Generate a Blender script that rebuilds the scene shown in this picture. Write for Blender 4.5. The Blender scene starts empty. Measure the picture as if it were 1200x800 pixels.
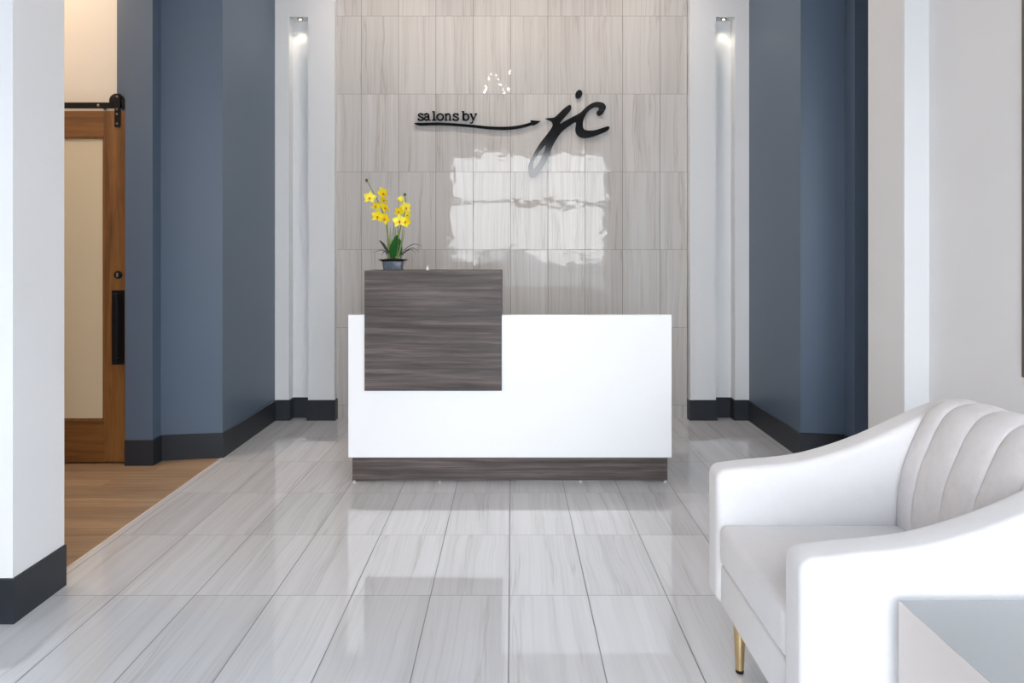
import bpy, bmesh, math, random
from mathutils import Vector, Matrix, noise

random.seed(7)
scene = bpy.context.scene
COL = scene.collection
PI = math.pi

# ------------------------------------------------------------------ camera
FPX, CX, HY, EYE = 857.0, 600.0, 295.0, 1.343
cam_d = bpy.data.cameras.new('camera')
cam_d.sensor_fit = 'HORIZONTAL'
cam_d.sensor_width = 36.0
cam_d.lens = FPX / 1200 * 36.0
cam_d.shift_y = -(400 - HY) / 1200
cam_d.clip_start = 0.05
cam = bpy.data.objects.new('camera', cam_d)
cam.location = (0, 0, EYE)
cam.rotation_euler = (PI / 2, 0, 0)
COL.objects.link(cam)
scene.camera = cam


def at(px, py, Y):
    return Vector(((px - CX) / FPX * Y, Y, EYE - (py - HY) / FPX * Y))


# ------------------------------------------------------------------ objects
def finish(name, me, m, parent=None, smooth=None):
    me.materials.append(m)
    if smooth is not None:
        for p in me.polygons:
            p.use_smooth = True
        try:
            me.set_sharp_from_angle(angle=math.radians(smooth))
        except Exception:
            pass
    o = bpy.data.objects.new(name, me)
    COL.objects.link(o)
    if parent is not None:
        o.parent = parent
    return o


def obj(name, bm, m, parent=None, smooth=None, fix=True):
    if fix:
        bmesh.ops.recalc_face_normals(bm, faces=bm.faces[:])
    me = bpy.data.meshes.new(name)
    bm.to_mesh(me)
    bm.free()
    return finish(name, me, m, parent, smooth)


def struct(name, bm, m, parent=None, smooth=None):
    o = obj(name, bm, m, parent, smooth)
    if parent is None:
        o['kind'] = 'structure'
    return o


def tag(o, label, cat, group=None):
    o['label'] = label
    o['category'] = cat
    if group:
        o['group'] = group
    return o


def thing(name, label, cat, loc=(0, 0, 0), group=None):
    o = bpy.data.objects.new(name, None)
    o.empty_display_size = 0.1
    o.location = loc
    COL.objects.link(o)
    return tag(o, label, cat, group)


def box(bm, x0, x1, y0, y1, z0, z1, bev=0.0, seg=3):
    vs = [bm.verts.new((x, y, z)) for z in (z0, z1) for x, y in ((x0, y0), (x1, y0), (x1, y1), (x0, y1))]
    fs = [(3, 2, 1, 0), (4, 5, 6, 7), (0, 1, 5, 4), (1, 2, 6, 5), (2, 3, 7, 6), (3, 0, 4, 7)]
    fc = [bm.faces.new([vs[i] for i in f]) for f in fs]
    if bev > 0:
        es = list({e for f in fc for e in f.edges})
        bmesh.ops.bevel(bm, geom=es, offset=bev, segments=seg, profile=0.5, affect='EDGES')
    return vs


def bx(*a, **k):
    bm = bmesh.new()
    box(bm, *a, **k)
    return bm


def prism(bm, pts, z0, z1):
    lo = [bm.verts.new((x, y, z0)) for x, y in pts]
    hi = [bm.verts.new((x, y, z1)) for x, y in pts]
    n = len(pts)
    bm.faces.new(lo[::-1])
    bm.faces.new(hi)
    for i in range(n):
        j = (i + 1) % n
        bm.faces.new((lo[i], lo[j], hi[j], hi[i]))
    return bm


def strip(line, z0, z1, t, side=1):
    """a moulding of thickness t that follows a plan polyline, on its left (side=1) or right"""
    L = [Vector(p) for p in line]
    off = []
    for i, p in enumerate(L):
        ns = []
        if i > 0:
            d = (p - L[i - 1]).normalized()
            ns.append(Vector((-d.y, d.x)))
        if i < len(L) - 1:
            d = (L[i + 1] - p).normalized()
            ns.append(Vector((-d.y, d.x)))
        n = sum(ns, Vector((0, 0))).normalized()
        k = t / max(0.3, n.dot(ns[0]))
        off.append(p + n * k * side)
    bm = bmesh.new()
    rows = []
    for p, q in zip(L, off):
        rows.append([bm.verts.new((a.x, a.y, z)) for a, z in ((p, z0), (q, z0), (q, z1 - .004), (p + (q - p) * .5, z1), (p, z1))])
    for a, b in zip(rows, rows[1:]):
        for i in range(5):
            j = (i + 1) % 5
            bm.faces.new((a[i], a[j], b[j], b[i]))
    bm.faces.new(rows[0])
    bm.faces.new(rows[-1][::-1])
    return bm


def tube(bm, pts, rad, seg=10, cap=True):
    pts = [Vector(p) for p in pts]
    if not isinstance(rad, (list, tuple)):
        rad = [rad] * len(pts)
    rings = []
    ref = Vector((0.13, 0.31, 0.94)).normalized()
    for i, p in enumerate(pts):
        d = (pts[min(i + 1, len(pts) - 1)] - pts[max(i - 1, 0)]).normalized()
        u = d.cross(ref)
        if u.length < 1e-3:
            u = d.cross(Vector((1, 0, 0)))
        u.normalize()
        w = d.cross(u)
        rings.append([bm.verts.new(p + (u * math.cos(2 * PI * k / seg) + w * math.sin(2 * PI * k / seg)) * rad[i]) for k in range(seg)])
    for a, b in zip(rings, rings[1:]):
        for k in range(seg):
            l = (k + 1) % seg
            bm.faces.new((a[k], a[l], b[l], b[k]))
    if cap:
        bm.faces.new(rings[0][::-1])
        bm.faces.new(rings[-1])
    return bm


def lathe(bm, prof, c=(0, 0, 0), seg=32):
    """prof: (radius, z) from bottom to top, closed at both ends"""
    rings = []
    for r, z in prof:
        rings.append([bm.verts.new((c[0] + r * math.cos(2 * PI * k / seg), c[1] + r * math.sin(2 * PI * k / seg), c[2] + z)) for k in range(seg)])
    for a, b in zip(rings, rings[1:]):
        for k in range(seg):
            l = (k + 1) % seg
            bm.faces.new((a[k], a[l], b[l], b[k]))
    bm.faces.new(rings[0][::-1])
    bm.faces.new(rings[-1])
    return bm


def catmull(pts, n=6, closed=False):
    P = [Vector(p) for p in pts]
    m = len(P)
    out = []
    for i in range(m if closed else m - 1):
        if closed:
            a, b, c, d = P[i - 1], P[i], P[(i + 1) % m], P[(i + 2) % m]
        else:
            a, b, c, d = P[max(i - 1, 0)], P[i], P[i + 1], P[min(i + 2, m - 1)]
        for k in range(n):
            t = k / n
            out.append(0.5 * (2 * b + (c - a) * t + (2 * a - 5 * b + 4 * c - d) * t * t + (3 * b - a - 3 * c + d) * t ** 3))
    if not closed:
        out.append(P[-1])
    return out


# ------------------------------------------------------------------ materials
class NT:
    def __init__(self, name):
        self.m = bpy.data.materials.new(name)
        self.m.use_nodes = True
        self.t = self.m.node_tree
        self.p = self.t.nodes['Principled BSDF']

    def n(self, kind, **k):
        x = self.t.nodes.new(kind)
        for a, b in k.items():
            setattr(x, a, b)
        return x

    def l(self, a, b):
        self.t.links.new(a, b)

    def _in(self, sock, v):
        if hasattr(v, 'is_linked'):
            self.l(v, sock)
        else:
            sock.default_value = v

    def math(self, op, a, b=None, c=None):
        x = self.n('ShaderNodeMath', operation=op)
        for i, v in enumerate((a, b, c)):
            if v is not None:
                self._in(x.inputs[i], v)
        return x.outputs[0]

    def comb(self, x, y, z):
        c = self.n('ShaderNodeCombineXYZ')
        for i, v in enumerate((x, y, z)):
            self._in(c.inputs[i], v)
        return c.outputs[0]

    def pos(self):
        tc = self.n('ShaderNodeTexCoord')
        s = self.n('ShaderNodeSeparateXYZ')
        self.l(tc.outputs['Object'], s.inputs[0])
        return tc.outputs['Object'], s.outputs[0], s.outputs[1], s.outputs[2]

    def noise(self, vec, scale, detail=3, rough=.5, dist=0.0):
        x = self.n('ShaderNodeTexNoise')
        self.l(vec, x.inputs['Vector'])
        x.inputs['Scale'].default_value = scale
        x.inputs['Detail'].default_value = detail
        x.inputs['Roughness'].default_value = rough
        x.inputs['Distortion'].default_value = dist
        return x.outputs['Fac']

    def white(self, vec):
        x = self.n('ShaderNodeTexWhiteNoise', noise_dimensions='3D')
        self.l(vec, x.inputs['Vector'])
        return x.outputs['Value']

    def ramp(self, fac, stops):
        x = self.n('ShaderNodeValToRGB')
        e = x.color_ramp.elements
        while len(e) < len(stops):
            e.new(0.5)
        for i, (p, c) in enumerate(stops):
            e[i].position = p
            e[i].color = (*c, 1) if len(c) == 3 else c
        self.l(fac, x.inputs[0])
        return x.outputs[0]

    def mix(self, fac, a, b, mode='MIX'):
        x = self.n('ShaderNodeMix', data_type='RGBA', blend_type=mode)
        self._in(x.inputs[0], fac)
        for s, v in ((x.inputs[6], a), (x.inputs[7], b)):
            if hasattr(v, 'is_linked'):
                self.l(v, s)
            else:
                s.default_value = (*v, 1)
        return x.outputs[2]

    def bump(self, h, strength, dist=.01):
        x = self.n('ShaderNodeBump')
        x.inputs['Strength'].default_value = strength
        x.inputs['Distance'].default_value = dist
        self.l(h, x.inputs['Height'])
        self.l(x.outputs[0], self.p.inputs['Normal'])

    def set(self, color=None, rough=None, metal=None, spec=None, **k):
        if color is not None:
            if hasattr(color, 'is_linked'):
                self.l(color, self.p.inputs['Base Color'])
            else:
                self.p.inputs['Base Color'].default_value = (*color, 1)
        if rough is not None:
            self._in(self.p.inputs['Roughness'], rough)
        if metal is not None:
            self.p.inputs['Metallic'].default_value = metal
        if spec is not None:
            self.p.inputs['Specular IOR Level'].default_value = spec
        for a, b in k.items():
            self._in(self.p.inputs[a], b)
        return self.m


def s2l(r, g, b):
    f = lambda c: (c / 255 / 12.92) if c / 255 <= .04045 else ((c / 255 + .055) / 1.055) ** 2.4
    return (f(r), f(g), f(b))


def paint(name, col, rough=.5, grain=.02, spec=.5):
    t = NT(name)
    v, x, y, z = t.pos()
    n = t.noise(v, 3.0, 2)
    c = t.mix(n, tuple(a * (1 - grain) for a in col), tuple(min(1, a * (1 + grain)) for a in col))
    n2 = t.noise(v, 260, 2)
    t.bump(n2, .04, .002)
    return t.set(c, rough, spec=spec)


def plain(name, col, rough=.5, metal=0.0, var=.06, scale=40, **k):
    t = NT(name)
    v, x, y, z = t.pos()
    n = t.noise(v, scale, 3)
    c = t.mix(n, tuple(a * (1 - var) for a in col), tuple(min(1, a * (1 + var)) for a in col))
    return t.set(c, rough, metal, **k)


def emit(name, col, s):
    t = NT(name)
    t.set((0.8, 0.8, 0.8), .4)
    t.p.inputs['Emission Color'].default_value = (*col, 1)
    t.p.inputs['Emission Strength'].default_value = s
    return t.m


def stone_tile(name, axes, w, h, u0, v0, light, mid, vein, grout, rough, joint=.0016, veiny=1.0, ior=1.5, wave=0.0):
    """polished stone-look porcelain, w across, h along the vein"""
    t = NT(name)
    vec, x, y, z = t.pos()
    ax = {'x': x, 'y': y, 'z': z}
    u, v = ax[axes[0]], ax[axes[1]]
    cu = t.math('DIVIDE', t.math('SUBTRACT', u, u0), w)
    cv = t.math('DIVIDE', t.math('SUBTRACT', v, v0), h)
    iu, iv = t.math('FLOOR', cu), t.math('FLOOR', cv)
    fu, fv = t.math('SUBTRACT', cu, iu), t.math('SUBTRACT', cv, iv)
    du = t.math('MULTIPLY', t.math('MINIMUM', fu, t.math('SUBTRACT', 1.0, fu)), w)
    dv = t.math('MULTIPLY', t.math('MINIMUM', fv, t.math('SUBTRACT', 1.0, fv)), h)
    g = t.math('LESS_THAN', t.math('MINIMUM', du, t.math('MULTIPLY', dv, 1.5)), joint)
    rnd = t.white(t.comb(iu, iv, 3.3))
    rnd2 = t.white(t.comb(iv, iu, 9.7))
    ou = t.math('MULTIPLY', rnd, 37.0)
    ov = t.math('MULTIPLY', rnd2, 53.0)
    # vein coordinates: stretched along the tile, gently wandering
    wob = t.noise(t.comb(t.math('ADD', t.math('MULTIPLY', u, 2.2), ou), t.math('ADD', t.math('MULTIPLY', v, 2.0), ov), rnd), 1.0, 2)
    uu = t.math('ADD', u, t.math('MULTIPLY', t.math('SUBTRACT', wob, .5), .05))
    c1 = t.comb(t.math('ADD', t.math('MULTIPLY', uu, 16), ou), t.math('ADD', t.math('MULTIPLY', v, .55), ov), rnd)
    c2 = t.comb(t.math('ADD', t.math('MULTIPLY', uu, 80), ou), t.math('ADD', t.math('MULTIPLY', v, .9), ov), rnd2)
    n1 = t.noise(c1, 1.0, 3, .55)
    n2 = t.noise(c2, 1.0, 3, .6)
    base = t.mix(t.math('MULTIPLY', t.math('SUBTRACT', n1, .28), 2.1), light, mid)
    fine = t.ramp(n2, [(.30, (1 - .20 * veiny,) * 3), (.5, (1, 1, 1)), (.72, (1 + .0,) * 3)])
    base = t.mix(.8, base, fine, 'MULTIPLY')
    # thin dark vein lines at level sets of the band noise
    line = t.math('ABSOLUTE', t.math('SUBTRACT', n1, .55))
    lm = t.ramp(line, [(0, (1, 1, 1)), (.012, (.55, .55, .55)), (.03, (0, 0, 0))])
    patch = t.ramp(t.noise(c1, .7, 1), [(.42, (0, 0, 0)), (.6, (1, 1, 1))])
    lf = t.math('MULTIPLY', t.math('MULTIPLY', lm, patch), .55 * veiny)
    base = t.mix(lf, base, vein)
    tint = t.math('ADD', .93, t.math('MULTIPLY', rnd, .10))
    base = t.mix(1.0, base, t.comb(tint, tint, tint), 'MULTIPLY')
    col = t.mix(g, base, grout)
    r = t.math('ADD', rough, t.math('MULTIPLY', g, .5))
    hgt = t.math('SUBTRACT', 1.0, g)
    t.bump(hgt, .25, .001)
    if wave:
        b = t.n('ShaderNodeBump')
        b.inputs['Strength'].default_value = 1.0
        b.inputs['Distance'].default_value = wave
        t.l(t.noise(t.comb(t.math('ADD', u, ou), t.math('ADD', v, ov), rnd), 7.0, 2, .5), b.inputs['Height'])
        t.l(t.p.inputs['Normal'].links[0].from_socket, b.inputs['Normal'])
        t.l(b.outputs[0], t.p.inputs['Normal'])
    t.p.inputs['IOR'].default_value = ior
    return t.set(col, r)


def wood(name, grain_axis, dark, mid, light, rough=.5, sc=1.0, plank=None, spec=.5, streak=26):
    """grain runs along grain_axis; plank = (axis across, width, length) splits into boards"""
    t = NT(name)
    vec, x, y, z = t.pos()
    ax = {'x': x, 'y': y, 'z': z}
    L = ax[grain_axis]
    oth = [ax[a] for a in 'xyz' if a != grain_axis]
    r = None
    if plank:
        pu, w, ln = plank
        iu = t.math('FLOOR', t.math('DIVIDE', ax[pu], w))
        sh = t.math('MULTIPLY', t.white(t.comb(iu, 1.5, 2.5)), ln)
        il = t.math('FLOOR', t.math('DIVIDE', t.math('ADD', L, sh), ln))
        r = t.white(t.comb(iu, il, 4.4))
    a, b = oth
    off = t.math('MULTIPLY', r, 31.0) if r else 0.0
    wob = t.noise(t.comb(t.math('MULTIPLY', L, 1.5 * sc), t.math('MULTIPLY', a, 6 * sc), t.math('ADD', t.math('MULTIPLY', b, 6 * sc), off)), 1, 2)
    A = t.math('ADD', t.math('MULTIPLY', a, streak * sc), t.math('MULTIPLY', wob, 1.6))
    B = t.math('ADD', t.math('MULTIPLY', b, streak * sc), t.math('MULTIPLY', wob, 1.6))
    n1 = t.noise(t.comb(t.math('MULTIPLY', L, 1.3 * sc), A, t.math('ADD', B, off)), 1, 4, .62)
    n2 = t.noise(t.comb(t.math('MULTIPLY', L, 5 * sc), t.math('MULTIPLY', A, 5), t.math('ADD', t.math('MULTIPLY', B, 5), off)), 1, 3, .6)
    c = t.ramp(n1, [(.28, dark), (.5, mid), (.74, light)])
    f = t.ramp(n2, [(.3, (.72, .72, .72)), (.55, (1, 1, 1)), (.75, (1.0, 1.0, 1.0))])
    c = t.mix(.7, c, f, 'MULTIPLY')
    if r:
        k = t.math('ADD', .86, t.math('MULTIPLY', r, .26))
        c = t.mix(1.0, c, t.comb(k, k, k), 'MULTIPLY')
        fu = t.math('FRACT', t.math('DIVIDE', ax[pu], w))
        gap = t.math('LESS_THAN', t.math('MINIMUM', fu, t.math('SUBTRACT', 1.0, fu)), .012)
        c = t.mix(t.math('MULTIPLY', gap, .5), c, tuple(q * .4 for q in dark))
    t.bump(n2, .08, .002)
    return t.set(c, rough, spec=spec)


def fabric(name, col, nap=.05):
    t = NT(name)
    v, x, y, z = t.pos()
    n = t.noise(v, 420, 2, .6)
    n2 = t.noise(v, 26, 3, .6, .6)
    c = t.mix(n2, tuple(a * (1 - nap) for a in col), tuple(min(1, a * (1 + nap * .5)) for a in col))
    c = t.mix(t.math('MULTIPLY', n, .10), c, tuple(a * .8 for a in col))
    t.bump(n, .25, .003)
    m = t.set(c, .85, spec=.25)
    t.p.inputs['Sheen Weight'].default_value = .25
    t.p.inputs['Sheen Roughness'].default_value = .4
    return m


M = {}
M['white'] = paint('white_paint', (.735, .74, .75), .45)
M['whiteback'] = paint('white_satin_paint', (.72, .73, .74), .4)
M['blue'] = paint('slate_blue_paint', (.080, .115, .170), .38)
M['cream'] = paint('cream_paint', (.66, .61, .54), .6)
M['ceil'] = paint('ceiling_paint', (.42, .40, .38), .8)
M['bulkhead'] = paint('charcoal_paint', (.07, .07, .072), .6)
M['base'] = plain('charcoal_vinyl', (.018, .022, .029), .42, var=.1, scale=20, spec=.35)
M['floor'] = stone_tile('floor_tile', 'xy', .3075, .609, -.011, 2.861, (.665, .672, .69), (.585, .585, .595), (.36, .33, .31),
                        (.15, .148, .15), .022, joint=.0021, veiny=.6, ior=1.85, wave=.0004)
M['walltile'] = stone_tile('wall_tile', 'xz', .3012, .6275, -.0117, 1.343 + (295 - 201.3) / 857 * 5.9 - .6275 * 6,
                           (.58, .565, .55), (.51, .485, .46), (.35, .30, .265), (.20, .185, .17), .034, joint=.0019, veiny=.95, ior=1.37, wave=.0013)
M['woodfloor'] = wood('oak_plank_floor', 'x', (.27, .17, .105), (.35, .235, .145), (.42, .295, .19), .45, plank=('y', .16, 1.3), streak=30)
M['trimmetal'] = plain('edge_trim', (.62, .56, .48), .4)
M['darkwood_x'] = wood('charcoal_oak_laminate', 'x', (.040, .031, .029), (.090, .072, .067), (.195, .155, .138), .46, streak=42, spec=.3)
M['laminate'] = plain('white_laminate', (.86, .865, .87), .32, var=.01, scale=3)
M['steel'] = plain('levelling_foot_metal', (.8, .8, .8), .3, .6)
M['doorwood_z'] = wood('honey_door_wood', 'z', (.10, .036, .007), (.18, .073, .016), (.25, .112, .028), .42, streak=22)
M['doorwood_x'] = wood('honey_door_rail_wood', 'x', (.10, .036, .007), (.18, .073, .016), (.25, .112, .028), .42, streak=22)
M['frost'] = plain('frosted_door_panel', (.58, .50, .36), .35, var=.02, scale=4)
M['black'] = plain('black_metal', (.005, .005, .006), .4, spec=.2)
M['signblack'] = plain('gloss_black_acrylic', (.006, .006, .007), .09, var=.02)
M['bolt'] = plain('bolt_steel', (.22, .22, .22), .35, .9)
M['sofa'] = fabric('ivory_fabric', (.67, .652, .648))
M['sofaback'] = fabric('ivory_fabric_back', (.64, .612, .61), .14)  # same ivory fabric with the back's shading put into the colour, stronger nap
M['brass'] = plain('brushed_brass', (.66, .50, .26), .28, 1.0, scale=120)
M['tabletop'] = plain('grey_tabletop', (.36, .37, .375), .4, var=.03, scale=14)
M['tableside'] = plain('pale_taupe_side', (.60, .55, .52), .5, var=.03, scale=14)
M['pot'] = plain('speckled_glaze', (.10, .115, .14), .18, var=.75, scale=70)
M['potrim'] = plain('black_glaze', (.012, .012, .014), .3)
M['soil'] = plain('dark_moss', (.03, .032, .02), .95, var=.6, scale=160)
M['leaf'] = plain('deep_green_leaf', (.012, .085, .012), .5, var=.35, scale=60, spec=.15)
M['darkleaf'] = plain('dull_dark_leaf', (.045, .055, .045), .5, var=.3, scale=60, spec=.15)
M['grass'] = plain('grey_green_blade', (.18, .24, .10), .5, var=.3, scale=60, spec=.15)
M['stem'] = plain('flower_stem_green', (.21, .24, .06), .5, var=.25, scale=70, spec=.15)
M['petal'] = plain('yellow_petal', (.88, .68, .015), .5, var=.22, scale=50, spec=.15)
M['palepetal'] = plain('pale_yellow_petal', (.92, .77, .08), .5, var=.2, scale=50, spec=.15)
M['lip'] = plain('orange_lip', (.70, .20, .02), .5, var=.3, scale=80, spec=.15)
M['bud'] = plain('dark_bud', (.03, .045, .015), .5, var=.3, scale=80)
M['chrome'] = plain('lamp_trim_metal', (.30, .25, .20), .3, 1.0)
M['warmlens'] = emit('lamp_lens', (1, .93, .8), 4)
M['bulb'] = emit('chandelier_bulb', (1, .86, .70), 200)
M['asphalt'] = plain('pavement_outside', (.34, .34, .34), .9, var=.1, scale=3)
M['whitecap'] = plain('white_cap_plastic', (.85, .85, .85), .3)
M['bronze'] = plain('bronze_trim', (.10, .085, .07), .5)
M['alu'] = plain('storefront_frame', (.10, .10, .10), .4, .5)

# ------------------------------------------------------------------ room shell
CEIL = 3.75
XF = -1.89                    # line between stone tile and oak planks

struct('floor', bx(XF, 4.6, -1.4, 6.1, -.06, 0), M['floor'])
struct('floor_hall', bx(-4.6, XF - .006, -1.4, 6.1, -.06, 0), M['woodfloor'])
struct('trim_1', bx(XF - .006, XF, 2.95, 4.78, -.06, .002), M['trimmetal'])
struct('ceiling', bx(-4.6, 4.6, -1.4, 6.1, CEIL, CEIL + .1), M['ceil'])
bm = bx(-30, 30, -40, 30, -.2, -.07)
N_ = 60  # unseen hedge-like bank added to the ground, shapes the window reflection in the tiles
prev = None
for i in range(N_ + 1):
    x_ = -20 + 40 * i / N_
    hh = 1.25 + .45 * noise.noise(Vector((x_ * .9, 1.7, 0))) + .25 * noise.noise(Vector((x_ * 2.7, 8.1, 0)))
    cur = [bm.verts.new(p) for p in ((x_, -10, -.08), (x_, -10.8, hh * .8), (x_, -11.6, hh), (x_, -13.5, -.08))]
    if prev:
        for k in range(4):
            bm.faces.new((prev[k], prev[(k + 1) % 4], cur[(k + 1) % 4], cur[k]))
    else:
        bm.faces.new(cur)
    prev = cur
bm.faces.new(prev[::-1])
struct('ground', bm, M['asphalt'])

PY, NY, TY = 5.83, 5.935, 5.90          # pilaster face, niche back, tile face
PO, PI_, NO, NI = 1.89, 1.415, 1.778, 1.626
NTOP = 3.215
struct('wall_back', bx(-PI_ - .003, PI_ - .004, TY, 6.1, 0, CEIL), M['walltile'])


def pilaster(s, inner, name):
    bm = bmesh.new()
    prism(bm, [(s * inner, PY), (s * NI, PY), (s * NI, NY), (s * NO, NY), (s * NO, PY), (s * PO, PY), (s * PO, 6.1), (s * inner, 6.1)], 0, NTOP)
    prism(bm, [(s * inner, PY), (s * PO, PY), (s * PO, 6.1), (s * inner, 6.1)], NTOP, CEIL)
    return struct(name, bm, M['whiteback'])


pilaster(-1, 1.415, 'wall_back_left')
pilaster(1, 1.422, 'wall_back_right')

# blue side walls that step out towards the room
BL = [(-1.89, 5.83), (-1.89, 4.775), (-2.262, 4.712), (-2.262, 4.602), (-2.434, 4.602)]
BR = [(1.89, 5.83), (1.885, 4.775), (2.155, 4.735), (2.150, 4.585), (2.46, 4.585)]
struct('wall_left', prism(bmesh.new(), BL + [(-2.434, 4.72), (-2.55, 4.72), (-2.55, 6.1), (-1.89, 6.1)], 0, CEIL), M['blue'])
struct('wall_right', prism(bmesh.new(), BR + [(2.46, 4.72), (2.55, 4.72), (2.55, 6.1), (1.89, 6.1)], 0, CEIL), M['blue'])
struct('wall_hall_left', bx(-4.6, -2.55, 4.72, 4.9, 0, CEIL), M['cream'])
struct('wall_hall_right', bx(2.55, 4.6, 4.72, 4.9, 0, CEIL), M['white'])
# white wall ends nearer the camera
struct('wall_left_near', bx(-4.6, -1.806, 2.646, 2.950, 0, CEIL), M['white'])


struct('wall_left_window', bx(-2.75, -2.6, -1.4, 2.646, 0, CEIL), M['white'])
struct('wall_right_pier', bx(1.932, 4.6, 3.60, 3.97, 0, CEIL, bev=.004, seg=2), M['white'])
struct('wall_right_near', bx(2.054, 2.2, -1.4, 3.60, 0, CEIL), M['white'])
struct('trim_2', bx(2.046, 2.054, 2.88, 2.937, .84, CEIL, bev=.001, seg=1), M['bronze'])
struct('wall_hall_end_left', bx(-4.7, -4.6, 2.6, 4.9, 0, CEIL), M['cream'])
struct('wall_hall_end_right', bx(4.6, 4.7, 3.5, 4.9, 0, CEIL), M['white'])
# storefront side, behind the camera
WX0, WX1, WTOP, FY = -1.15, 1.75, 3.15, -1.4
bm = bmesh.new()
box(bm, -2.75, WX0, FY - .15, FY, 0, CEIL)
box(bm, WX1, 2.2, FY - .15, FY, 0, CEIL)
box(bm, WX0, WX1, FY - .15, FY, WTOP, CEIL)
struct('wall_front', bm, M['bulkhead'])
bm = bmesh.new()
box(bm, WX0, WX0 + .06, FY - .1, FY - .04, 0, WTOP)
box(bm, WX1 - .06, WX1, FY - .1, FY - .04, 0, WTOP)
box(bm, WX0 + .06, WX1 - .06, FY - .1, FY - .04, WTOP - .06, WTOP)
box(bm, WX0 + .06, WX1 - .06, FY - .1, FY - .04, 2.18, 2.27)
struct('window_1', bm, M['alu'])

BH = .163
base = lambda n, line, side: struct(n, strip(line, 0, BH, .009, side), M['base'])
base('baseboard_left', BL, 1)
base('baseboard_right', BR, -1)
base('baseboard_back_left', [(-1.882, PY), (-NO, PY), (-NO, NY), (-NI, NY), (-NI, PY), (-1.415, PY), (-1.415, TY)], -1)
base('baseboard_back_right', [(1.882, PY), (NO, PY), (NO, NY), (NI, NY), (NI, PY), (1.422, PY), (1.422, TY)], 1)
base('baseboard_left_near', [(-2.6, 2.646), (-1.806, 2.646), (-1.806, 2.950)], -1)
base('baseboard_right_near', [(1.96, 3.97), (1.932, 3.97), (1.932, 3.60), (2.054, 3.60), (2.054, -1.4)], -1)

# ------------------------------------------------------------------ niche lamps
for s, lab in ((-1, 'small recessed downlight topping the narrow white wall niche nearer the yellow orchid'),
               (1, 'small recessed downlight topping the narrow white wall niche nearer the ivory armchair')):
    cx, cy = s * (NO + NI) / 2, PY + .050
    d = thing('niche_downlight', lab, 'light', (cx, cy, NTOP), 'downlights in the wall niches')
    bm = bmesh.new()
    lathe(bm, [(.012, -.001), (.014, -.005), (.024, -.006), (.025, 0.0), (.016, .0)], seg=32)
    obj('trim_ring', bm, M['chrome'], d, 40)
    bm = bmesh.new()
    lathe(bm, [(.003, -.010), (.008, -.009), (.011, -.005), (.011, -.001)], seg=24)
    obj('lamp_lens', bm, M['warmlens'], d, 40)
    L = bpy.data.lights.new('niche_lamp', 'SPOT')
    L.energy = 1.5
    L.color = (1, .90, .72)
    L.spot_size = math.radians(74)
    L.spot_blend = .6
    L.shadow_soft_size = .008
    o = bpy.data.objects.new('niche_lamp', L)
    o.location = (cx, cy, NTOP - .016)
    COL.objects.link(o)

# ------------------------------------------------------------------ sliding door in the hall
DY = 4.635
door = bpy.data.objects.new('door_1', None)
COL.objects.link(door)
door.location = (-2.95, DY, .012)
door['kind'] = 'structure'
tag(door, 'honey wood sliding barn door with frosted panel beside the slate blue wall', 'door')


def dpart(name, bm, m, sm=None, par=None):
    o = obj(name, bm, m, par or door, sm)
    if par is None:
        o.location = tuple(-c for c in door.location)
    return o


DX0, DX1, DZ0, DZ1 = -3.46, -2.437, .012, 2.236
SW, RH, RB = .148, .165, .262
T = .036
for xa, xb in ((DX0, DX0 + SW), (DX1 - SW, DX1)):
    dpart('stile', bx(xa, xb, DY, DY + T, DZ0, DZ1, bev=.002, seg=1), M['doorwood_z'])
dpart('top_rail', bx(DX0 + SW, DX1 - SW, DY, DY + T, DZ1 - RH, DZ1, bev=.0015, seg=1), M['doorwood_x'])
dpart('bottom_rail', bx(DX0 + SW, DX1 - SW, DY, DY + T, DZ0, DZ0 + RB, bev=.0015, seg=1), M['doorwood_x'])
dpart('panel', bx(DX0 + SW, DX1 - SW, DY + .014, DY + .024, DZ0 + RB, DZ1 - RH), M['frost'])
bm = bmesh.new()
bw = .012
for a in ((DX0 + SW, DX0 + SW + bw, DZ0 + RB, DZ1 - RH), (DX1 - SW - bw, DX1 - SW, DZ0 + RB, DZ1 - RH),
          (DX0 + SW + bw, DX1 - SW - bw, DZ1 - RH - bw, DZ1 - RH), (DX0 + SW + bw, DX1 - SW - bw, DZ0 + RB, DZ0 + RB + bw)):
    box(bm, a[0], a[1], DY + .005, DY + .0139, a[2], a[3])
dpart('panel_bead', bm, M['doorwood_z'])
# pull handle: back plate and raised grip
h0, h1 = at(131.5, 427, DY), at(146, 340, DY)
hd = dpart('pull_handle', bx(h0.x, h1.x, DY - .006, DY, h0.z, h1.z, bev=.001, seg=1), M['black'])
bm = bmesh.new()
xm = (h0.x + h1.x) / 2
box(bm, xm - .016, xm + .016, DY - .05, DY - .038, h0.z + .02, h1.z - .02, bev=.003, seg=2)
box(bm, xm - .016, xm + .016, DY - .038, DY - .006, h0.z + .02, h0.z + .045)
box(bm, xm - .016, xm + .016, DY - .038, DY - .006, h1.z - .045, h1.z - .02)
obj('grip', bm, M['black'], hd)
lc = at(139, 322, DY)
bm = bmesh.new()
lathe(bm, [(.024, 0), (.026, .004), (.024, .012), (.015, .014)], seg=24)
bmesh.ops.transform(bm, matrix=Matrix.Translation((lc.x, DY, lc.z)) @ Matrix.Rotation(PI / 2, 4, 'X'), verts=bm.verts)
lk = dpart('lock', bm, M['black'], 40)
bm = bmesh.new()
box(bm, lc.x - .007, lc.x + .006, DY - .019, DY - .014, lc.z - .013, lc.z + .013, bev=.002, seg=1)
obj('lock_turn', bm, M['bolt'], lk)
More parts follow.
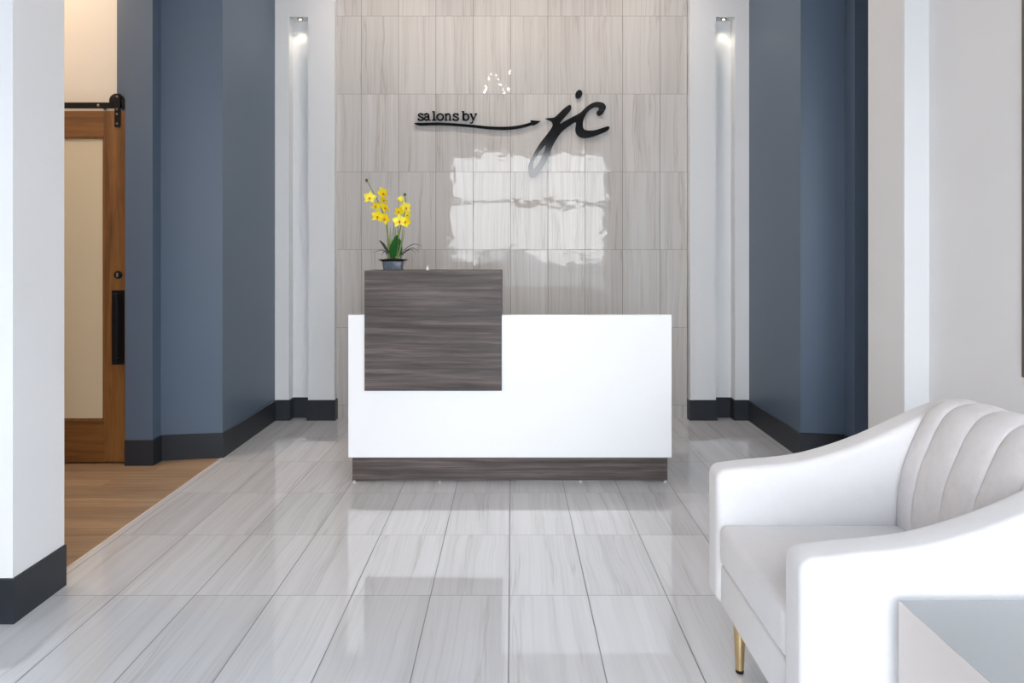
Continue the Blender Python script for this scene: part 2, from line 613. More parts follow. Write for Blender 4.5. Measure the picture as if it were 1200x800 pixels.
# strap hanger with wheel
TZ = at(0, 123, DY).z
hc = at(138, 120, DY)
bm = bmesh.new()
b0 = at(134.5, 149, DY).z
box(bm, hc.x - .0175, hc.x + .0175, DY - .008, DY, b0, hc.z + .055, bev=.001, seg=1)
hs = dpart('hanger_strap', bm, M['black'])
bm = bmesh.new()
for dx, dz, r in ((-.028, .012, .046),):
    lathe(bm, [(r * .86, 0), (r, .003), (r, .007), (r * .8, .010), (r * .8, .016), (r, .019), (r, .023), (r * .86, .026)], seg=32)
    bmesh.ops.transform(bm, matrix=Matrix.Translation((hc.x + dx + .015, DY + .030, hc.z + dz)) @ Matrix.Rotation(PI / 2, 4, 'X'), verts=bm.verts)
obj('hanger_wheel', bm, M['black'], hs, 40)
for dz in (.035, -.045, -.075, -.135):
    bm = bmesh.new()
    lathe(bm, [(.007, 0), (.007, .003), (.004, .006)], seg=12)
    bmesh.ops.transform(bm, matrix=Matrix.Translation((hc.x, DY - .008, hc.z + dz)) @ Matrix.Rotation(PI / 2, 4, 'X'), verts=bm.verts)
    obj('bolt', bm, M['bolt'], hs, 40)

# the rail on the wall above the door
tr = thing('sliding_door_rail', 'black steel rail on the cream wall above the wooden sliding door', 'rail', (-2.95, DY, TZ))
q = lambda n, bm, m, sm=None: obj(n, bm, m, tr, sm)
inv = lambda o: setattr(o, 'location', tuple(-c for c in tr.location)) or o
inv(q('rail_bar', bx(-4.45, -2.436, DY + .012, DY + .019, TZ - .019, TZ + .019, bev=.001, seg=1), M['black']))
for px_ in (-4.2, -3.3, at(114, 0, DY).x):
    bm = bmesh.new()
    lathe(bm, [(.011, 0), (.011, .066)], seg=16)
    bmesh.ops.transform(bm, matrix=Matrix.Translation((px_, DY + .085, TZ)) @ Matrix.Rotation(PI / 2, 4, 'X'), verts=bm.verts)
    inv(q('spacer', bm, M['black'], 40))
    bm = bmesh.new()
    lathe(bm, [(.009, 0), (.009, .003), (.005, .006)], seg=12)
    bmesh.ops.transform(bm, matrix=Matrix.Translation((px_, DY + .012, TZ)) @ Matrix.Rotation(PI / 2, 4, 'X'), verts=bm.verts)
    inv(q('rail_bolt', bm, M['bolt'], 40))
bm = bmesh.new()
box(bm, -2.462, -2.437, DY - .02, DY + .019, TZ - .03, TZ + .034, bev=.002, seg=1)
inv(q('end_stop', bm, M['black']))

# ------------------------------------------------------------------ reception desk
desk = thing('reception_desk', 'white reception desk with raised dark wood counter before the tiled wall', 'desk', (0, 4.5, 0))


def kpart(name, bm, m, sm=None, par=None):
    o = obj(name, bm, m, par or desk, sm)
    if par is None:
        o.location = (0, -4.5, 0)
    return o


KY = 4.271
WY = 4.232
FX0, FX1 = -.948, .924
FZ0, FZ1 = .153, .978
kpart('toe_kick', bx(-.932, .908, KY, KY + .02, .010, FZ0 + .01, bev=.001, seg=1), M['darkwood_x'])
kpart('front_panel', bx(FX0, FX1, WY, WY + .038, FZ0, FZ1, bev=.0015, seg=2), M['laminate'])
for xa, xb in ((FX0, FX0 + .03), (FX1 - .03, FX1)):
    kpart('end_panel', bx(xa, xb, WY + .038, 4.93, FZ0, .765, bev=.001, seg=1), M['laminate'])
    xk = xa + .016 if xa < 0 else xb - .016 - .018
    kpart('base_return', bx(xk, xk + .018, KY + .02, 4.9, .010, FZ0, bev=.001, seg=1), M['darkwood_x'])
kpart('worktop', bx(FX0 + .03, FX1 - .03, WY + .038, 4.95, .735, .765, bev=.002, seg=1), M['laminate'])
bm = bmesh.new()
RX0, RX1, RZ0, RZ1, RY = -.8505, -.0590, .5425, 1.235, 4.214
box(bm, RX0, RX1, RY, WY - .0005, RZ0, RZ1 - .022, bev=.0012, seg=1)
box(bm, RX0, RX1, WY + .039, WY + .058, .77, RZ1 - .022)
kpart('raised_panel', bm, M['darkwood_x'])
for xa in (RX0, RX1 - .02):
    kpart('riser', bx(xa, xa + .02, WY - .0005 if False else WY + .058, 4.50, .767, RZ1 - .022), M['darkwood_x'])
kpart('raised_counter', bx(RX0, RX1, RY, 4.52, RZ1 - .022, RZ1, bev=.0012, seg=1), M['darkwood_x'])
# part of the raised panel that stands above the white front
kpart('riser_front', bx(RX0 + .001, RX1 - .001, WY - .0005, WY + .039, FZ1 + .001, RZ1 - .0225), M['darkwood_x'])
for px_ in (416, 515.5, 680, 779.5):
    bm = bmesh.new()
    x_ = (px_ - CX) / FPX * KY
    lathe(bm, [(.011, 0), (.012, .003), (.010, .006), (.004, .008), (.004, .012)], (x_, KY - .008, 0), seg=16)
    kpart('levelling_foot', bm, M['steel'], 40)

tip = at(501, 316, 4.36)
bm = bmesh.new()
lathe(bm, [(.008, 0), (.009, .004), (.0085, .014), (.004, .017), (.0035, .026), (.002, .028)], seg=16)
o = obj('white_nozzle', bm, M['whitecap'], None, 40)
o.location = (tip.x, 4.36, RZ1)
tag(o, 'tiny white nozzle standing on the dark wood counter beside the orchid pot', 'nozzle')

# ------------------------------------------------------------------ orchid on the raised counter
OY = 4.36
oc = at(461, 316, OY)
orch = thing('potted_orchid', 'yellow orchid in a low dark rectangular pot on the raised wood counter', 'plant', (oc.x, OY, RZ1))


def opart(name, bm, m, sm=60, par=None):
    return obj(name, bm, m, par or orch, sm, fix=(par is not None or name in ('pot', 'soil')))


def loc(px, py, dy=0.0):
    """point of the orchid from its outline, dy behind or before the stem plane"""
    return at(px, py, OY + dy) - Vector((oc.x, OY, RZ1))


# pot: a low tapered rectangle with flared rim and feet
def ring_box(bm, levels):
    rs = []
    for hx, hy, z in levels:
        pts = []
        r = min(hx, hy) * .22
        for sx, sy, a0 in ((1, 1, 0), (-1, 1, PI / 2), (-1, -1, PI), (1, -1, 1.5 * PI)):
            for k in range(4):
                a = a0 + k / 3 * PI / 2
                pts.append(bm.verts.new((sx * (hx - r) + r * math.cos(a), sy * (hy - r) + r * math.sin(a), z)))
        rs.append(pts)
    for a, b in zip(rs, rs[1:]):
        for k in range(16):
            l = (k + 1) % 16
            bm.faces.new((a[k], a[l], b[l], b[k]))
    bm.faces.new(rs[0][::-1])
    bm.faces.new(rs[-1])


bm = bmesh.new()
ring_box(bm, [(.056, .042, 0), (.058, .044, .004), (.055, .041, .006), (.060, .045, .050), (.058, .043, .052)])
pot = opart('pot', bm, M['pot'], 35)
bm = bmesh.new()
ring_box(bm, [(.060, .046, .0505), (.066, .050, .054), (.080, .060, .060), (.083, .063, .064), (.078, .058, .0645), (.064, .048, .058)])
opart('rim', bm, M['potrim'], 35, pot)
bm = bmesh.new()
bmesh.ops.create_icosphere(bm, subdivisions=4, radius=1)
for v in bm.verts:
    d = v.co.copy()
    k = 1 + .12 * noise.noise(d * 6)
    v.co = Vector((d.x * .066 * k, d.y * .05 * k, .060 + max(-.004, d.z * .010 * k)))
opart('soil', bm, M['soil'])


def blade(bm, pts, width, fold=.25, n=5):
    """a leaf: ribbon with thickness, pointed at the end, folded along its midrib; width faces the room"""
    P = catmull(pts, n)
    N = len(P)
    rows = []
    for i, p in enumerate(P):
        t = i / (N - 1)
        d = (P[min(i + 1, N - 1)] - P[max(i - 1, 0)]).normalized()
        s = d.cross(Vector((0, 1, 0)))
        if s.length < .05:
            s = Vector((1, 0, 0))
        s.normalize()
        up = s.cross(d).normalized()
        w = width * (max(.04, math.sin(PI * min(1, .18 + .82 * t)) ** .8))
        th = min(.0012, w * .3)
        mid = p + up * w * fold
        rows.append([bm.verts.new(p - s * w - up * th), bm.verts.new(mid - up * th), bm.verts.new(p + s * w - up * th),
                     bm.verts.new(p + s * w + up * th), bm.verts.new(mid + up * th), bm.verts.new(p - s * w + up * th)])
    for a, b in zip(rows, rows[1:]):
        for k in range(6):
            l = (k + 1) % 6
            bm.faces.new((a[k], a[l], b[l], b[k]))
    bm.faces.new(rows[0][::-1])
    bm.faces.new(rows[-1])
    return bm


def leaf(name, pts, w, m, fold=.25):
    bm = bmesh.new()
    blade(bm, pts, w, fold)
    bmesh.ops.recalc_face_normals(bm, faces=bm.faces[:])
    return opart(name, bm, M[m])


leaf('leaf', [loc(461.5, 304), loc(460.5, 294, -.015), loc(463, 284, -.03), loc(465.5, 275, -.035)], .023, 'leaf')
leaf('leaf', [loc(463, 304), loc(468, 296, .01), loc(469, 287, .02), loc(468, 279, .03)], .014, 'leaf')
leaf('leaf', [loc(460, 303), loc(454, 294, -.01), loc(449, 286, -.02), loc(444, 281.3, -.03)], .0085, 'darkleaf')
for pts, w in (([(469, 303), (471, 298), (478.8, 292), (485.3, 291), (492, 296)], .0028),
               ([(469, 303), (472, 295), (480, 288), (487, 286), (496, 288.8)], .0022),
               ([(470, 303), (474, 296), (482, 292.5), (488, 298)], .0020),
               ([(455, 303), (453, 297), (450, 294.5), (447.5, 300)], .0026),
               ([(455, 303), (452, 295), (445.4, 293.2), (436.5, 297)], .0017)):
    leaf('grass_blade', [loc(a, b, -.01 * i) for i, (a, b) in enumerate(pts)], w, 'darkleaf')
for pts, w in (([(459, 304), (457, 285), (457.5, 264)], .0035), ([(462, 304), (462, 280), (461, 257)], .0035),
               ([(460, 304), (459, 284), (460, 268)], .003), ([(464, 304), (466, 284), (466.5, 262)], .0035),
               ([(465, 304), (470, 285), (472.8, 264)], .003), ([(457, 304), (454.5, 288), (454, 270)], .0035),
               ([(463, 304), (464, 285), (463, 264)], .003), ([(466, 304), (471, 286), (474, 268)], .0025)):
    leaf('grass_blade', [loc(a, b, .012 * (i % 2)) for i, (a, b) in enumerate(pts)], w, 'grass')

stemL = [loc(456.5, 304), loc(455, 282, -.005), loc(453, 264, -.01), loc(449, 250, -.015), loc(444, 238, -.015), loc(438, 226, -.01), loc(430, 211, 0)]
stemR = [loc(464, 304), loc(466, 284, -.005), loc(470, 264, -.01), loc(474, 250, -.015), loc(475.5, 238, -.01), loc(474.3, 228, 0)]
for S, r in ((stemL, .0055), (stemR, .0055)):
    bm = bmesh.new()
    c = catmull(S, 6)
    tube(bm, c, [r * (1 - .55 * i / (len(c) - 1)) for i in range(len(c))], 8)
    bmesh.ops.recalc_face_normals(bm, faces=bm.faces[:])
    opart('flower_stem', bm, M['stem'])


def petal(bm, L, W, cup, R):
    """one petal along +Z, bowed to -Y, as a thin solid"""
    nu, nv = 7, 5
    grid = []
    for sgn in (-1, 1):
        g = []
        for i in range(nu):
            t = i / (nu - 1)
            w = W * (math.sin(PI * (.10 + .84 * t)) ** .7)
            row = []
            for j in range(nv):
                s = j / (nv - 1) * 2 - 1
                p = Vector((s * w, -cup * (t * t) * .9 + .25 * cup * (s * s) * -1 + sgn * .0007, t * L - .12 * L * t * s * s))
                row.append(bm.verts.new(R @ p))
            g.append(row)
        grid.append(g)
    a, b = grid
    for i in range(nu - 1):
        for j in range(nv - 1):
            bm.faces.new((a[i][j], a[i][j + 1], a[i + 1][j + 1], a[i + 1][j]))
            bm.faces.new((b[i][j + 1], b[i][j], b[i + 1][j], b[i + 1][j + 1]))
    for i in range(nu - 1):
        bm.faces.new((a[i][0], a[i + 1][0], b[i + 1][0], b[i][0]))
        bm.faces.new((a[i + 1][-1], a[i][-1], b[i][-1], b[i + 1][-1]))
    for j in range(nv - 1):
        bm.faces.new((a[0][j + 1], a[0][j], b[0][j], b[0][j + 1]))
        bm.faces.new((a[-1][j], a[-1][j + 1], b[-1][j + 1], b[-1][j]))


def flower(px, py, dy, size, yaw, pitch, roll, m):
    p = loc(px, py, dy)
    Q = Matrix.Translation(p) @ Matrix.Rotation(yaw, 4, 'Z') @ Matrix.Rotation(pitch, 4, 'X') @ Matrix.Rotation(roll, 4, 'Y')
    bm = bmesh.new()
    for ang, l, w in ((0, 1, .32), (2.35, .98, .30), (-2.35, .98, .30), (1.2, .98, .50), (-1.2, .98, .50)):
        petal(bm, size * l * 1.14, size * w * 1.0, size * .22, Q @ Matrix.Rotation(ang, 4, 'Y'))
    bmesh.ops.recalc_face_normals(bm, faces=bm.faces[:])
    f = opart('flower', bm, M[m])
    bm = bmesh.new()
    bmesh.ops.create_icosphere(bm, subdivisions=2, radius=1)
    for v in bm.verts:
        c = v.co
        v.co = Q @ Vector((c.x * size * .17, c.y * size * .2 - size * .12, c.z * size * .24 - size * .14))
    opart('flower_lip', bm, M['lip'], 60, f)


for a in ((433, 231.5, -.03, .037, .45, .1, .1, 'palepetal'), (449.5, 226, -.01, .036, -.5, .35, -.2, 'petal'),
          (440.5, 241, -.03, .033, .7, .7, .5, 'petal'), (451.5, 243, -.03, .034, -.6, .5, -.3, 'petal'),
          (442.5, 253.5, -.045, .036, .2, .1, .2, 'petal'), (451.5, 256, -.035, .035, -.4, .15, .6, 'petal'),
          (476, 243, -.02, .036, -.35, .15, -.2, 'palepetal'), (467, 247.5, -.03, .032, .6, .5, .3, 'petal'),
          (478, 252, -.015, .032, -.7, .2, .4, 'palepetal'), (468, 259, -.045, .039, .15, .05, -.1, 'palepetal'),
          (475.5, 259.5, -.04, .034, -.3, .1, .5, 'petal'), (450, 234, -.01, .026, -.2, .9, .2, 'petal')):
    flower(*a)


def bud(px, py, dy, rx, rz, m, name='bud'):
    bm = bmesh.new()
    bmesh.ops.create_icosphere(bm, subdivisions=3, radius=1)
    p = loc(px, py, dy)
    for v in bm.verts:
        c = v.co
        k = 1 - .25 * max(0, c.z)
        v.co = p + Vector((c.x * rx * k, c.y * rx * k, c.z * rz))
    return opart(name, bm, M[m])


bud(429.7, 211.2, 0, .0085, .010, 'bud')
bud(474.4, 227.8, 0, .009, .009, 'bud')
bud(469.7, 233.3, -.02, .021, .018, 'palepetal', 'opening_bud')

# ------------------------------------------------------------------ sign on the tile wall
SY = TY - .022
sign = thing('wall_sign', 'glossy black lettering with a long arrow swash mounted on the stone tiled wall', 'sign', (0, SY, 2.4))


def slab2d(name, loops, Y0, depth, par, m):
    """flat closed outlines (the first is outer, inner ones are holes) made into a slab"""
    cu = bpy.data.curves.new(name, 'CURVE')
    cu.dimensions = '2D'
    cu.fill_mode = 'BOTH'
    cu.extrude = depth / 2
    for lp in loops:
        sp = cu.splines.new('POLY')
        sp.points.add(len(lp) - 1)
        for i, (x, z) in enumerate(lp):
            sp.points[i].co = (x, z, 0, 1)
        sp.use_cyclic_u = True
    tmp = bpy.data.objects.new('tmp_outline', cu)
    COL.objects.link(tmp)
    bpy.context.view_layer.update()
    dg = bpy.context.evaluated_depsgraph_get()
    me = bpy.data.meshes.new_from_object(tmp.evaluated_get(dg))
    bpy.data.objects.remove(tmp)
    bpy.data.curves.remove(cu)
    me.name = name
    me.transform(Matrix.Translation((0, Y0 + depth / 2, 0)) @ Matrix.Rotation(PI / 2, 4, 'X'))
    me.transform(Matrix.Translation(tuple(-c for c in par.location)))
    me.materials.clear()
    return finish(name, me, m, par)


def sp(px, py):
    p = at(px, py, SY)
    return (p.x, p.z)


def smooth_loop(pts, f, n=5):
    return [sp(*f(v.x, v.y)) for v in catmull([(a, b) for a, b in pts], n, True)]


fj = lambda X, Y: (610 + X / 6.667, 95 + Y / 6.667)
jc = [(372, 190), (388, 186), (397, 200), (393, 225), (370, 255), (335, 295), (309, 331), (345, 312), (400, 282), (465, 248),
      (500, 215), (535, 186), (575, 166), (610, 162), (645, 170), (665, 190), (665, 215), (648, 245), (630, 265), (610, 270),
      (596, 258), (596, 240), (612, 222), (610, 208), (590, 203), (560, 213), (525, 240), (500, 280), (488, 320), (487, 355),
      (500, 378), (530, 385), (580, 383), (630, 368), (680, 353), (694, 358), (692, 375), (670, 392), (620, 415), (560, 435),
      (500, 446), (460, 435), (435, 410), (428, 375), (431, 322), (380, 352), (325, 395), (290, 440), (250, 510), (215, 600),
      (150, 710), (118, 740), (95, 748), (72, 732), (65, 700), (65, 650), (90, 590), (150, 490), (215, 405), (245, 360),
      (250, 335), (240, 315), (215, 303), (195, 293), (225, 288), (255, 285), (275, 275), (330, 222)]
hole = [(195, 500), (150, 550), (105, 620), (97, 665), (108, 682), (135, 650), (175, 575), (192, 525)]
slab2d('script_letters', [smooth_loop(jc, fj), smooth_loop(hole, fj)], SY, .02, sign, M['signblack'])
dot = [(455 + 27 * math.cos(a) - 6 * math.sin(a), 103 + 35 * math.sin(a)) for a in [k * PI / 12 for k in range(24)]]
slab2d('letter_dot', [[sp(*fj(*p)) for p in dot]], SY, .02, sign, M['signblack'])
fs = lambda X, Y: (480 + X / 7.5, 120 + Y / 7.5)
sw = [(40, 184), (70, 178), (120, 178), (250, 176), (400, 183), (550, 196), (700, 210), (830, 213), (930, 206), (1010, 190),
      (1066, 173), (1066, 170), (1060, 158), (1062, 156), (1100, 159), (1148, 163), (1149, 166), (1120, 187), (1090, 201), (1068, 201),
      (1020, 216), (930, 234), (830, 241), (700, 236), (550, 220), (400, 207), (250, 200), (120, 204), (80, 202)]
slab2d('arrow_swash', [smooth_loop(sw, fs, 3)], SY, .02, sign, M['signblack'])

ELL = lambda cx, cy, rx, ry, n=20: [(cx + rx * math.cos(2 * PI * k / n), cy + ry * math.sin(2 * PI * k / n)) for k in range(n + 1)]
K, TH = .19, .11
GLYPH = {
    's': [([(.66, .74), (.6, .9), (.40, .96), (.2, .9), (.12, .74), (.22, .6), (.42, .51), (.62, .4), (.7, .24), (.6, .08), (.38, .03), (.18, .09), (.09, .27)], .15),
          ([(.68, 1.0), (.68, .70)], .10), ([(.08, .32), (.08, 0)], .10)],
    'a': [([(.12, .70), (.2, .90), (.42, .96), (.6, .86), (.64, .66), (.64, .14)], .16), ([(.64, .14), (.74, .05), (.9, .05)], .12),
          ([(.64, .56), (.36, .52), (.14, .38), (.12, .18), (.26, .05), (.46, .08), (.64, .24)], .14)],
    'l': [([(.3, 0), (.3, 1.32)], .19), ([(.06, 1.27), (.3, 1.27)], .11), ([(.04, .05), (.56, .05)], .11)],
    'o': [(ELL(.45, .49, .36, .44), .165)],
    'n': [([(.24, 0), (.24, .96)], .18), ([(.04, .92), (.24, .92)], .11), ([(.24, .68), (.4, .88), (.6, .93), (.76, .82), (.8, .6), (.8, 0)], .17),
          ([(.02, .05), (.46, .05)], .11), ([(.6, .05), (1.02, .05)], .11)],
    'b': [([(.22, 0), (.22, 1.32)], .18), ([(.0, 1.27), (.22, 1.27)], .11), (ELL(.54, .49, .33, .44), .16)],
    'y': [([(.16, .92), (.5, .08)], .18), ([(.86, .92), (.5, .08), (.36, -.28), (.22, -.36), (.08, -.32)], .13),
          ([(0, .93), (.36, .93)], .11), ([(.66, .93), (1.02, .93)], .11)],
}


def letter(ch, px0, pxw, base_y, xh):
    strokes = GLYPH[ch]
    xs = [p[0] for s, w in strokes for p in s]
    x0, x1 = min(xs) - .05, max(xs) + .05
    bm = bmesh.new()
    for path, w in strokes:
        P = [Vector(p) for p in path]
        if len(P) > 3:
            P = catmull([tuple(p) for p in P], 3)
        Lf, Rt = [], []
        for i, p in enumerate(P):
            d = (P[min(i + 1, len(P) - 1)] - P[max(i - 1, 0)]).normalized()
            n = Vector((-d.y, d.x)) * w * .64
            Lf.append(p + n)
            Rt.append(p - n)
        rows = []
        for a, b in zip(Lf, Rt):
            r = []
            for v, dy in ((a, 0), (b, 0), (b, .02), (a, .02)):
                w3 = at(px0 + (v.x - x0) / (x1 - x0) * pxw, base_y - v.y * xh, SY)
                r.append(bm.verts.new((w3.x - sign.location.x, SY + dy - sign.location.y, w3.z - sign.location.z)))
            rows.append(r)
        for a, b in zip(rows, rows[1:]):
            for k in range(4):
                l = (k + 1) % 4
                bm.faces.new((a[k], a[l], b[l], b[k]))
        bm.faces.new(rows[0][::-1])
        bm.faces.new(rows[-1])
    return obj('letter', bm, M['signblack'], sign)


BY, XHT = 120 + 158 / 7.5, 62 / 7.5
for ch, a, b in (('s', 72, 122), ('a', 128, 188), ('l', 192, 236), ('o', 238, 300), ('n', 302, 372), ('s', 378, 432), ('b', 454, 522), ('y', 524, 597)):
    letter(ch, 480 + a / 7.5, (b - a) / 7.5, BY, XHT)

# ------------------------------------------------------------------ armchair
AX0 = .66
ay = (1.664, 1.784, 2.350, 2.470)
chair = thing('armchair', 'ivory upholstered armchair with sloping arms and channelled back by the white wall', 'armchair', (1.1, 2.067, 0))
C0 = Vector((1.1, 2.067, 0))


def cpart(name, bm, m, sm=50, par=None, fix=True):
    bmesh.ops.translate(bm, vec=-C0, verts=bm.verts)
    return obj(name, bm, m, par or chair, sm, fix)


top = [(AX0 + .040, .6405), (.78, .650), (.92, .664), (1.037, .692), (1.153, .733), (1.268, .785),
       (1.354, .824), (1.42, .846), (1.475, .850)]
topc = [(v.x, v.y) for v in catmull(top, 4)]
arc = lambda cx, cz, r_, a0, a1, n=7: [(cx + r_ * math.cos(math.radians(a0 + (a1 - a0) * k / n)), cz + r_ * math.sin(math.radians(a0 + (a1 - a0) * k / n))) for k in range(n + 1)]
prof = (arc(AX0 + .03, .235, .03, 270, 180) + [(AX0, .35), (AX0, .48)] + arc(AX0 + .036, .604, .036, 180, 100) + topc[1:]
        + arc(1.480, .795, .055, 88, 0) + [(1.533, .60), (1.53, .35)] + arc(1.498, .235, .03, 0, -90))


def arm(y0, y1, name, R=.026, n=6):
    P = [Vector(p) for p in prof]
    m = len(P)
    nr = []
    for i in range(m):
        a = (P[i] - P[i - 1]).normalized()
        b = (P[(i + 1) % m] - P[i]).normalized()
        na, nb = Vector((a.y, -a.x)), Vector((b.y, -b.x))
        w_ = (na + nb).normalized()
        nr.append(w_ / max(.5, w_.dot(na)))
    bm = bmesh.new()
    rows = []
    st = [(R * (1 - math.sin(PI / 2 * k / n)), y0 + R * (1 - math.cos(PI / 2 * k / n))) for k in range(n + 1)]
    st += [(d, y0 + y1 - y) for d, y in st[::-1]]
    for d, y in st:
        row = []
        for p, q_ in zip(P, nr):
            v = p + q_ * d
            row.append(bm.verts.new((v.x, y, v.y)))
        rows.append(row)
    for a, b in zip(rows, rows[1:]):
        for k in range(m):
            l = (k + 1) % m
            bm.faces.new((a[k], a[l], b[l], b[k]))
    bm.faces.new(rows[0])
    bm.faces.new(rows[-1][::-1])
    return cpart(name, bm, M['sofa'], 50)


arm(ay[0], ay[1], 'armrest')
arm(ay[2], ay[3], 'armrest')

# base rail
cpart('seat_frame', bx(AX0 + .012, 1.50, ay[1] - .01, ay[2] + .01, .205, .340, bev=.012), M['sofa'])
# seat cushion: softly crowned
bm = bx(AX0 + .004, 1.262, ay[1] + .003, ay[2] - .003, .343, .470, bev=.022, seg=4)
bmesh.ops.subdivide_edges(bm, edges=[e for e in bm.edges if e.calc_length() > .2], cuts=8, use_grid_fill=True)
for v in bm.verts:
    if v.co.z > .42:
        a = (v.co.x - .66) / .6
        b = (v.co.y - ay[1]) / (ay[2] - ay[1])
        v.co.z += .010 * max(0, math.sin(PI * min(1, max(0, a)))) * max(0, math.sin(PI * min(1, max(0, b))))
cpart('seat_cushion', bm, M['sofa'], 50)
# backrest with five vertical channels
pf = [(1.262, .40), (1.236, .46), (1.233, .50), (1.236, .56), (1.250, .645), (1.268, .70), (1.292, .757), (1.318, .808), (1.345, .842), (1.378, .862), (1.42, .870),
      (1.462, .864), (1.50, .845), (1.522, .80), (1.522, .60), (1.518, .30), (1.51, .21)]
pc = catmull(pf, 4)
W_ = [.066, .138, .138, .138, .086]          # channel widths from the near arm to the far one
PER = 16
bm = bmesh.new()
Y0, Y1 = ay[1] + .001, ay[2] - .001
ks = (Y1 - Y0) / sum(W_)
cols = []
slots = []
acc = 0
for n_, w_ in enumerate(W_):
    for k in range(PER + (n_ == len(W_) - 1)):
        f = .5 - .5 * math.cos(PI * k / PER)
        slots.append(((acc + w_ * f) * ks / (Y1 - Y0), f))
    acc += w_
for t, f in slots:
    lobe = max(0, math.sin(PI * f)) ** .38
    row = []
    for i, p in enumerate(pc):
        d = (pc[min(i + 1, len(pc) - 1)] - pc[max(i - 1, 0)]).normalized()
        nrm = Vector((-d.y, d.x))
        k = i / (len(pc) - 1)
        amp = .013 * min(1, k / .1) * (1 if k < .62 else max(0, 1 - (k - .62) / .2))
        crown = .012 * math.sin(PI * t) * math.exp(-((k - .62) / .18) ** 2)
        q_ = p + nrm * (amp * lobe - amp * .55)
        row.append(bm.verts.new((q_.x, Y0 + (Y1 - Y0) * t, q_.y + crown)))
    cols.append(row)
for a, b in zip(cols, cols[1:]):
    for i in range(len(pc) - 1):
        bm.faces.new((a[i], a[i + 1], b[i + 1], b[i]))
    bm.faces.new((a[-1], a[0], b[0], b[-1]))
bm.faces.new(cols[0])
bm.faces.new(cols[-1][::-1])
cpart('backrest', bm, M['sofaback'], 60)
for x_, y_ in ((.727, 2.335), (.727, 1.800), (1.45, 2.335), (1.45, 1.800)):
    bm = bmesh.new()
    lathe(bm, [(.0135, .012), (.0215, .205), (.0215, .212)], (x_, y_, 0), 28)
    lg = cpart('leg', bm, M['brass'], 40)
    bm = bmesh.new()
    lathe(bm, [(.011, 0), (.0128, .002), (.0132, .0125)], (x_, y_, 0), 28)
    cpart('leg_tip', bm, M['black'], 40, lg)

# ------------------------------------------------------------------ side table
TX0, TX1, TY0, TY1, TZT = .853, 1.40, 1.09, 1.615, .574
tb = thing('side_table', 'grey topped waterfall side table in front of the ivory armchair', 'table', (1.12, 1.35, 0))
C1 = Vector((1.12, 1.35, 0))


def tpart(name, bm, m):
    bmesh.ops.translate(bm, vec=-C1, verts=bm.verts)
    return obj(name, bm, m, tb)


tpart('tabletop', bx(TX0 + .002, TX1 - .002, TY0, TY1, TZT - .036, TZT, bev=.0015, seg=2), M['tabletop'])
for xa, xb in ((TX0, TX0 + .036), (TX1 - .036, TX1)):
    tpart('side_panel', bx(xa, xb, TY0 + .0005, TY1 - .0005, 0, TZT - .0015, bev=.001, seg=1), M['tableside'])

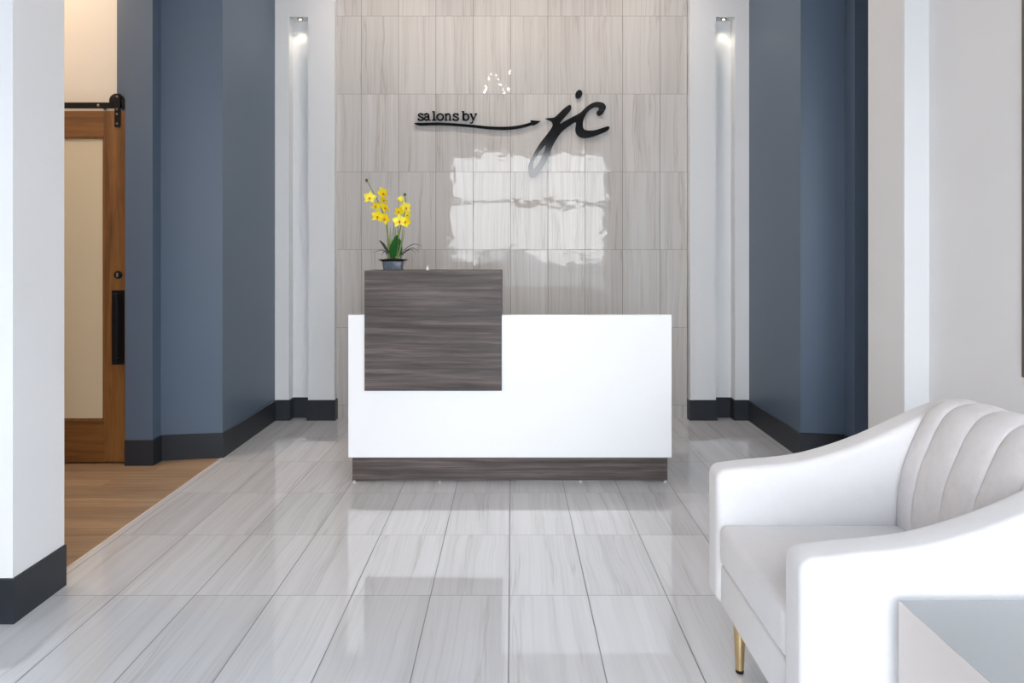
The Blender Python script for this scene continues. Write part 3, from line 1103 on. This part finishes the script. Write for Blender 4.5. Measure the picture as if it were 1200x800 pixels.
# ------------------------------------------------------------------ chandelier over the lobby (its glow shows in the wall tiles)
ch = thing('chandelier', 'warm glowing chandelier whose bulbs are mirrored in the glossy tile wall', 'chandelier', (-.22, 3.3, 3.32))
bm = bmesh.new()
tube(bm, [(0, 0, .43), (0, 0, .05)], .008, 10)
lathe(bm, [(.06, .41), (.06, .43)], seg=24)
lathe(bm, [(.02, -.05), (.045, -.02), (.045, .02), (.02, .05)], seg=24)
obj('stem', bm, M['black'], ch, 40)
for k in range(8):
    a = k * 2 * PI / 8 + .3
    zz = (.09, -.07, .02, -.12, .11, -.03, .05, -.09)[k]
    rr = (.20, .19, .13, .12, .17, .21, .1, .18)[k]
    e = Vector((rr * math.cos(a), rr * math.sin(a), zz))
    bm = bmesh.new()
    tube(bm, [(0, 0, 0), e], .005, 8)
    am = obj('chandelier_arm', bm, M['black'], ch, 40)
    bm = bmesh.new()
    bmesh.ops.create_icosphere(bm, subdivisions=2, radius=.014)
    bmesh.ops.translate(bm, vec=e, verts=bm.verts)
    obj('bulb', bm, M['bulb'], am, 60)

# ------------------------------------------------------------------ light
w = bpy.data.worlds.new('daylight')
scene.world = w
w.use_nodes = True
nt = w.node_tree
bg = nt.nodes['Background']
tc = nt.nodes.new('ShaderNodeTexCoord')
sx = nt.nodes.new('ShaderNodeSeparateXYZ')
nt.links.new(tc.outputs['Generated'], sx.inputs[0])
rp = nt.nodes.new('ShaderNodeValToRGB')
rp.color_ramp.elements[0].position = 0.0
rp.color_ramp.elements[0].color = (.96, .98, 1, 1)
rp.color_ramp.elements[1].position = .8
rp.color_ramp.elements[1].color = (.70, .83, 1, 1)
nt.links.new(sx.outputs[2], rp.inputs[0])
nt.links.new(rp.outputs[0], bg.inputs['Color'])
bg.inputs['Strength'].default_value = 9.0


def lamp(name, kind, loc_, energy, col, size=.15, rot=(0, 0, 0), **k):
    L = bpy.data.lights.new(name, kind)
    L.energy = energy
    L.color = col
    if kind == 'AREA':
        L.shape = 'DISK'
        L.size = size
    else:
        L.shadow_soft_size = size
    for a, b in k.items():
        setattr(L, a, b)
    o = bpy.data.objects.new(name, L)
    o.location = loc_
    o.rotation_euler = rot
    COL.objects.link(o)
    return o


for x_ in (-1.05, 0, 1.05):  # unseen lamps added to warm and brighten the tiled back wall
    lamp('ceiling_lamp', 'AREA', (x_, 5.2, CEIL - .01), 6.5, (1, .88, .78), .16)
lamp('hall_lamp', 'AREA', (-2.95, 4.25, CEIL - .01), 10, (1, .80, .62), .18)
lamp('hall_lamp', 'AREA', (-3.6, 3.6, CEIL - .01), 17, (1, .77, .56), .18)

# ------------------------------------------------------------------ view
vs = scene.view_settings
scene.display_settings.display_device = 'sRGB'
vs.view_transform = 'Standard'
vs.look = 'None'
vs.exposure = 0.5
vs.gamma = 1.0
vs.use_curve_mapping = False
scene.cycles.use_denoising = True
scene.cycles.max_bounces = 10
scene.cycles.diffuse_bounces = 6
scene.cycles.sample_clamp_indirect = 10
